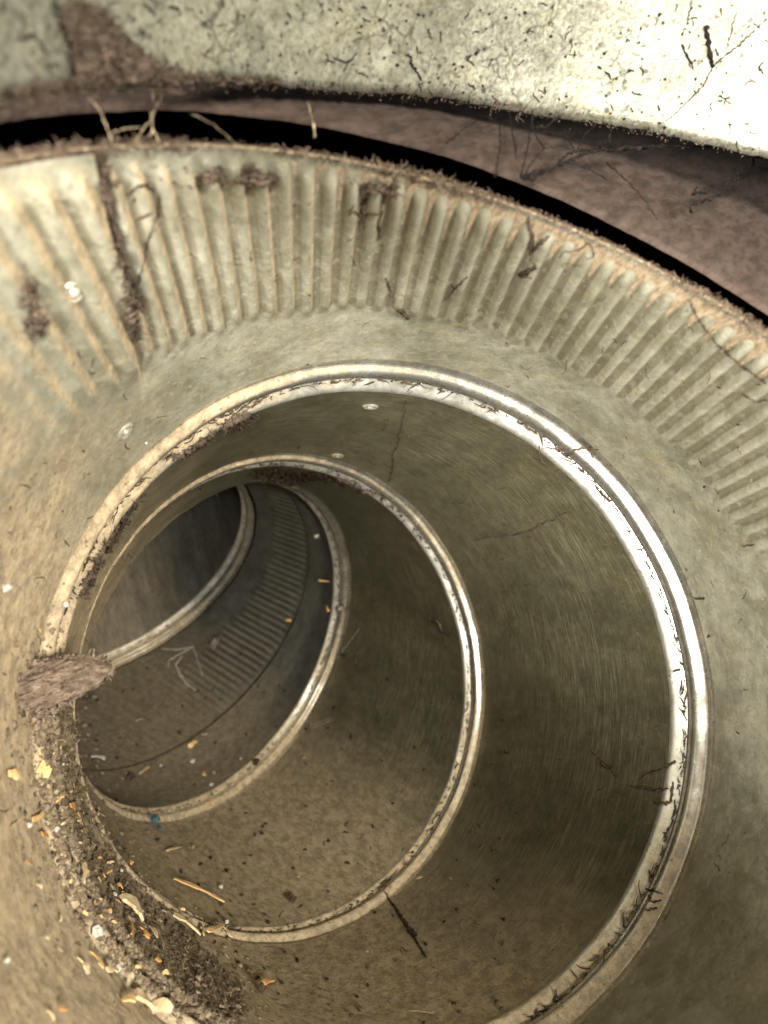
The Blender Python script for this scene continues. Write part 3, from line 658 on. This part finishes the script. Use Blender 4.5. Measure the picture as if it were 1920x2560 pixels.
for _ in range(260):
    s_ = rng.uniform(-1, 1); x, y = bz(1.0 if rng.random() < .6 else rng.uniform(.5, 1), s_ if rng.random() < .6 else np.sign(s_)); a = rng.normal(-.3, 1.0); L = rng.uniform(6, 22)
    P = [at_depth(x + math.cos(a)*L*k/3 + rng.normal(0, 1.2), y + math.sin(a)*L*k/3 + rng.normal(0, 1.2), 1.86+rng.normal(0, .01)) for k in range(4)]
    tube(g, P, [.003*S, .0025*S, .002*S, .001*S], 4)
flap = tag(g.obj('lint_flap', 'flap'), 'torn tongue of matted brown lint poking out over the left bead rings', 'lint flap')

# --- wood shavings, crumbs, insects
def chip(name, mat, x0, y0, x1, y1, wpx, label, cat, group=None, tree=None, lift=.012, thick=.2):
    wpx *= .85; mat = rng.choice(['chip', 'chip_pale', 'chip_rust']) if mat == 'chip' else mat
    tree = tree or t_elb; qa = pick(tree, x0, y0); qb = pick(tree, x1, y1)
    if qa is None or qb is None: return
    pa, na = qa; pb, nb_ = qb; dist = np.linalg.norm(pa-np.array(ORG)); w = wpx*K*dist/1923*.5; n = Vector(na).normalized()
    pb = pa + (pb-pa)*min(1, (math.hypot(x1-x0, y1-y0)*K*dist/1923*1.6)/max(1e-9, np.linalg.norm(pb-pa)))
    a = Vector(pa) + n*lift*S*rng.uniform(.6, 1.4); b = Vector(pb) + n*lift*S*rng.uniform(.6, 1.8); t = (b-a); L = t.length
    if L < 1e-6: return
    t.normalize(); sd = t.cross(n).normalized(); n2 = sd.cross(t); m = 6; V = []; ph = rng.uniform(0, 6)
    for i in range(m):
        f = i/(m-1); c = a + (b-a)*f + sd*w*.35*math.sin(f*3+ph) + n2*w*.5*math.sin(f*PI)
        ww = w*(1 + .22*rng.normal())*(.75 if i in (0, m-1) else 1); th = w*thick*rng.uniform(.8, 1.3); tw = .25*math.sin(f*2+ph)
        for sx_, sz_ in ((-1, -1), (1, -1), (1, 1), (-1, 1)): V.append(np.array(c + sd*ww*sx_ + n2*(th*sz_ + tw*ww*sx_)))
    F_ = grid_faces(m, 4) + [(3, 2, 1, 0), (m*4-4, m*4-3, m*4-2, m*4-1)]
    return tag(mesh_obj(name, V, F_, mat, None, smooth=False, world_pts=True), label, cat, group)
def crumb(name, mat, x, y, rpx, label, cat, group=None, tree=None, squash=.7):
    q = pick(tree or t_elb, x, y)
    if q is None: return
    dist = np.linalg.norm(q[0]-np.array(ORG)); r = rpx*K*dist/1923; g = Geo(); lump(g, q[0] + q[1]*(r*squash + .004*S), q[1], r, squash, (4, 6))
    return tag(mesh_obj(name, g.V[0], g.F, mat, None, smooth=False, world_pts=True), label, cat, group)
z5 = lambda x, y: (x/2, 1469+y/2)
def c5(x0, y0, x1, y1, w, label, group=None, name='wood_shaving'):
    a = z5(x0, y0); b = z5(x1, y1); chip(name, 'chip', a[0], a[1], b[0], b[1], w/2, label, 'wood shaving', group)
c5(745, 872, 968, 965, 22, 'long straight orange wood splinter above the dust heap', name='wood_splinter')
c5(125, 610, 195, 560, 22, 'curved yellow wood shaving beside the dark hole at far left')
c5(150, 672, 222, 695, 24, 'forked orange shaving below the yellow one at far left')
c5(343, 790, 348, 882, 26, 'upright orange shaving left of the second bead ring')
c5(158, 375, 205, 400, 48, 'broad flat orange flake on the left collar wall')
c5(20, 405, 55, 415, 40, 'round pale orange flake at the left edge of the photo')
c5(510, 950, 600, 1040, 60, 'largest orange wood chunk in the middle of the heap')
c5(545, 1055, 545, 1165, 32, 'thick upright orange shaving under the largest chunk')
c5(592, 1080, 622, 1130, 24, 'short darker orange shaving right of the thick upright one')
c5(635, 1075, 668, 1125, 22, 'slim slanted orange shaving between heap and bead ring')
c5(735, 1030, 852, 1112, 38, 'wide rusty orange wood strip at the foot of the second bead')
c5(862, 1065, 872, 1135, 20, 'thin upright shaving next to the wide rusty strip')
c5(888, 1102, 965, 1075, 24, 'left arm of the angled pair of shavings on the bead')
c5(955, 1070, 992, 1122, 24, 'right arm of the angled pair of shavings on the bead')
c5(380, 1185, 412, 1268, 22, 'slanted orange shaving below the pale round crumb')
c5(322, 1218, 352, 1288, 28, 'leaning orange flake low at the left of the heap')
c5(440, 1270, 490, 1272, 28, 'blurred orange flake below the slanted shaving')
c5(665, 1225, 700, 1225, 30, 'small bright orange flake resting on dark crumbs at bottom')
c5(690, 1280, 712, 1276, 18, 'tiny orange chip below the small bright flake')
c5(565, 1380, 640, 1440, 66, 'big pale orange chunk at the bottom of the photo')
c5(515, 1390, 555, 1420, 38, 'orange flake left of the bottom chunk')
c5(645, 1405, 718, 1450, 44, 'orange flake right of the bottom chunk')
c5(180, 1440, 218, 1485, 26, 'orange chip at the bottom left of the photo')
c5(228, 1445, 255, 1460, 22, 'small orange chip beside the bottom left one')
c5(1133, 1328, 1182, 1304, 24, 'lone orange shaving on the first gore floor at bottom middle')
c5(290, 545, 345, 600, 24, 'orange and white shaving caught on the second bead ring')
c5(818, 300, 845, 268, 18, 'orange shaving on dark lint inside the fluted section')
c5(598, 412, 642, 380, 13, 'forked orange shaving among white crumbs in the fluted section')
c5(718, 745, 778, 735, 11, 'thin orange shaving on the floor of the second gore')
bits = [(int(rng.normal(0, 60) + px_*2 - 60), int((py_-1469)*2 + rng.normal(0, 40)), rng.uniform(0, 3), rng.uniform(8, 22), rng.uniform(5, 10)) for px_, py_ in [(150,1640),(165,1720),(190,1790),(215,1860),(250,1920),(290,1960),(330,2010),(370,2050)]*6]
bits = [q_ for q_ in bits if 0 < q_[0] < 640 and q_[1] > 290]
for x, y, a, l, w in bits + [(885,240,.1,26,8),(880,415,1,20,14),(925,408,2,16,10),(832,735,2,18,9),(900,538,0,26,9),(522,435,1.2,16,10),(1040,345,0,9,8),(1315,340,.1,14,7),(600,178,-.2,28,5),(562,803,.3,16,14),(970,1205,.6,18,9),(1590,1195,1,14,9),(1290,860,0,8,8),(245,1040,1.5,26,12),(300,870,2,20,14),(440,855,.4,30,12),(500,905,.8,22,14),(580,1250,.2,20,10),(150,900,1,26,12),(95,800,.5,20,12),
                      (410,880,.9,24,12),(360,1010,.3,26,12),(455,1010,1.2,22,12),(180,1130,1,16,10),(230,1190,.4,18,9),(560,800,1.2,16,12),(460,845,.2,22,9),(700,1010,.7,20,9),(780,1000,.3,18,9),(250,300,.9,22,14),(265,330,.2,14,10),(145,325,.3,20,12),(330,590,1,22,16),(470,800,.2,14,10),(620,600,1,10,8)]:
    c5(x-l/2*math.cos(a), y-l/2*math.sin(a), x+l/2*math.cos(a), y+l/2*math.sin(a), w, *(('tiny orange wood bit in the dust heap at lower left', 'tiny wood bits in the heap') if x < 640 and y > 280 and not (x > 540 and y < 700) else ('tiny wood bit on the dusty floor right of the heap', 'tiny wood bits on the duct floor')))
chip('wood_shaving', 'chip', 690, 1250.5, 712, 1255, 5, 'straight orange shaving beside the third bead ring', 'wood shaving', None, t_g3)
chip('wood_shaving', 'chip', 708, 1308, 714, 1320, 6, 'orange bit stuck just behind the third bead ring', 'wood shaving', None, None)
chip('wood_shaving', 'chip', 619, 1339, 630, 1343, 6, 'orange bit at the edge of the far flutes', 'wood shaving', None, t_g3)
chip('wood_shaving', 'chip', 901, 1903, 914, 1899, 8, 'small orange bit on the first gore right of the second bead', 'wood shaving', None, None)
chip('wood_shaving', 'palelint', 972, 1897, 979, 1905, 5, 'small pale bit right of the orange one on the first gore', 'wood shaving', None, None)
chip('pale_straw', 'palethread', 885, 2190, 936, 2195, 7, 'pale straw lying at the bottom middle of the photo', 'straw', None, None)
chip('wood_shaving', 'chip', 505, 1002, 520, 998, 5, 'faint orange bit on top of the second bead ring', 'wood shaving', None, None)
chip('wood_shaving', 'chip', 72, 1358, 80, 1368, 6, 'small yellow bit above the lint flap', 'wood shaving', None, None)
for x, y, r, lab in [(485,935,7,'white crumb in the dust heap left of the largest orange chunk'), (953,905,8,'white crumb at the end of the long wood splinter'), (975,1055,7,'white crumb above the angled pair of shavings'),
                     (913,460,8,'white square crumb on the third bead ring'), (830,358,9,'larger white crumb in the fluted section'), (693,375,5.5,'small round white crumb in the fluted section'),
                     (262,367,5,'small white crumb on the left part of the second bead'), (240,645,8,'pale crumb left of the second bead ring'), (515,832,6,'pale crumb on the bead above the heap'), (108,632,9,'pale crumb under the yellow shaving'),
                     (405,1092,21,'large round pale pink crumb low in the heap'), (500,1250,11,'pale grey crumb at the bottom of the heap'), (120,630,6,'tiny pale crumb at far left'), (730,572,5,'tiny white crumb below the third bead ring'), (12,1225,9,'pale crumb at the lower left edge of the photo')]:
    p = z5(x, y); crumb('crumb', 'paper', p[0], p[1], r/1.6, lab, 'crumb')
crumb('crumb', 'paper', 137, 1303, 7, 'white crumb on the left collar wall above the lint flap', 'crumb')
crumb('crumb', 'paper', 2, 1268, 11, 'white crumb at the left edge beside the collar wall', 'crumb')
crumb('crumb', 'paper', 311, 954, 3.5, 'tiny white crumb beside the lower rivet', 'crumb')
p0 = z5(390, 330); p1 = z5(450, 350); chip('paper_flake', 'paper', p0[0], p0[1], p1[0], p1[1], 15, 'torn white paper flake lying inside the fluted section at left', 'paper flake')
def insect(x, y, ang, Lpx, label, tree=None):
    q = pick(tree or t_elb, x, y)
    if q is None: return
    p, n = q; dist = np.linalg.norm(p-np.array(ORG)); u = Lpx*K*dist/1923; n = Vector(n)
    p2, _ = pick(tree or t_elb, x + 3*math.cos(ang), y + 3*math.sin(ang)); f = Vector(p2-p); f -= n*f.dot(n); f.normalize(); sd = n.cross(f)
    root = empty('insect', p); tag(root, label, 'insect')
    def ell(name, c, ra, rb, rc_, mat):
        V = []
        for i in range(9):
            for k in range(12):
                a = PI*(i+.3)/8.6; t = 2*PI*k/12
                V.append(np.array(Vector(p) + f*(c[0] + ra*math.cos(a))*u + sd*(c[1] + rb*math.sin(a)*math.cos(t))*u + n*(c[2] + rc_*math.sin(a)*math.sin(t))*u))
        F_ = grid_faces(9, 12) + [tuple(range(12)), tuple(range(96, 108))[::-1]]; return mesh_obj(name, V, F_, mat, root, world_pts=True)
    ell('abdomen', (-.22, 0, .18), .34, .15, .14, 'insect'); ell('thorax', (.16, 0, .2), .16, .13, .13, 'insect'); ell('head', (.38, 0, .18), .1, .1, .09, 'insect')
    for s_ in (-1, 1):
        ell('wing', (-.2, .1*s_, .32), .38, .11, .012, 'wing')
        for j in range(3):
            g = Geo(); b0 = Vector(p) + f*(.05 + .1*j)*u + sd*.1*s_*u + n*.15*u; b1 = b0 + sd*.22*s_*u + f*(.1*(j-1))*u + n*.12*u; b2 = b1 + sd*.12*s_*u + f*(.12*(j-1))*u - n*.26*u
            tube(g, [b0, b1, b2], [.02*u, .016*u, .008*u], 4); mesh_obj('leg', g.V[0], g.F, 'insect', root, world_pts=True)
insect(471, 1384, 2.0-PI, 34, 'small dead winged insect on the wall of the far fluted section', t_g3)
insect(741, 1313, .1, 24, 'dark dead insect on the right side of the third bead ring')
insect(182, 1508, .4, 34, 'shiny dark dead insect under the lint flap')
for x, y, r in ((333, 1780, 12), (318, 1765, 7), (345, 1795, 6)): crumb('plastic_scrap', 'teal', x, y, r*.8, {12: 'dark teal plastic scrap under the third bead ring', 7: 'small teal scrap above left of the larger teal scrap', 6: 'small teal scrap below right of the larger teal scrap'}[r], 'plastic scrap')
# dark knots of dust
for x, y, r, lab in ((556, 1650, 9, 'dark dust knot sitting on the third bead ring'), (560, 2145, 10, 'dark dust clot beside the lone orange shaving'), (631, 1951, 9, 'dark curled dust clot above the second bead at bottom'), (279, 1684, 10, 'dark fuzzy dust ball left of the white crumbs')):
    crumb('dust_clot', 'thread', x, y, r, lab, 'dust clot')
for o in scn.objects:
    if '_o' in o: del o['_o']
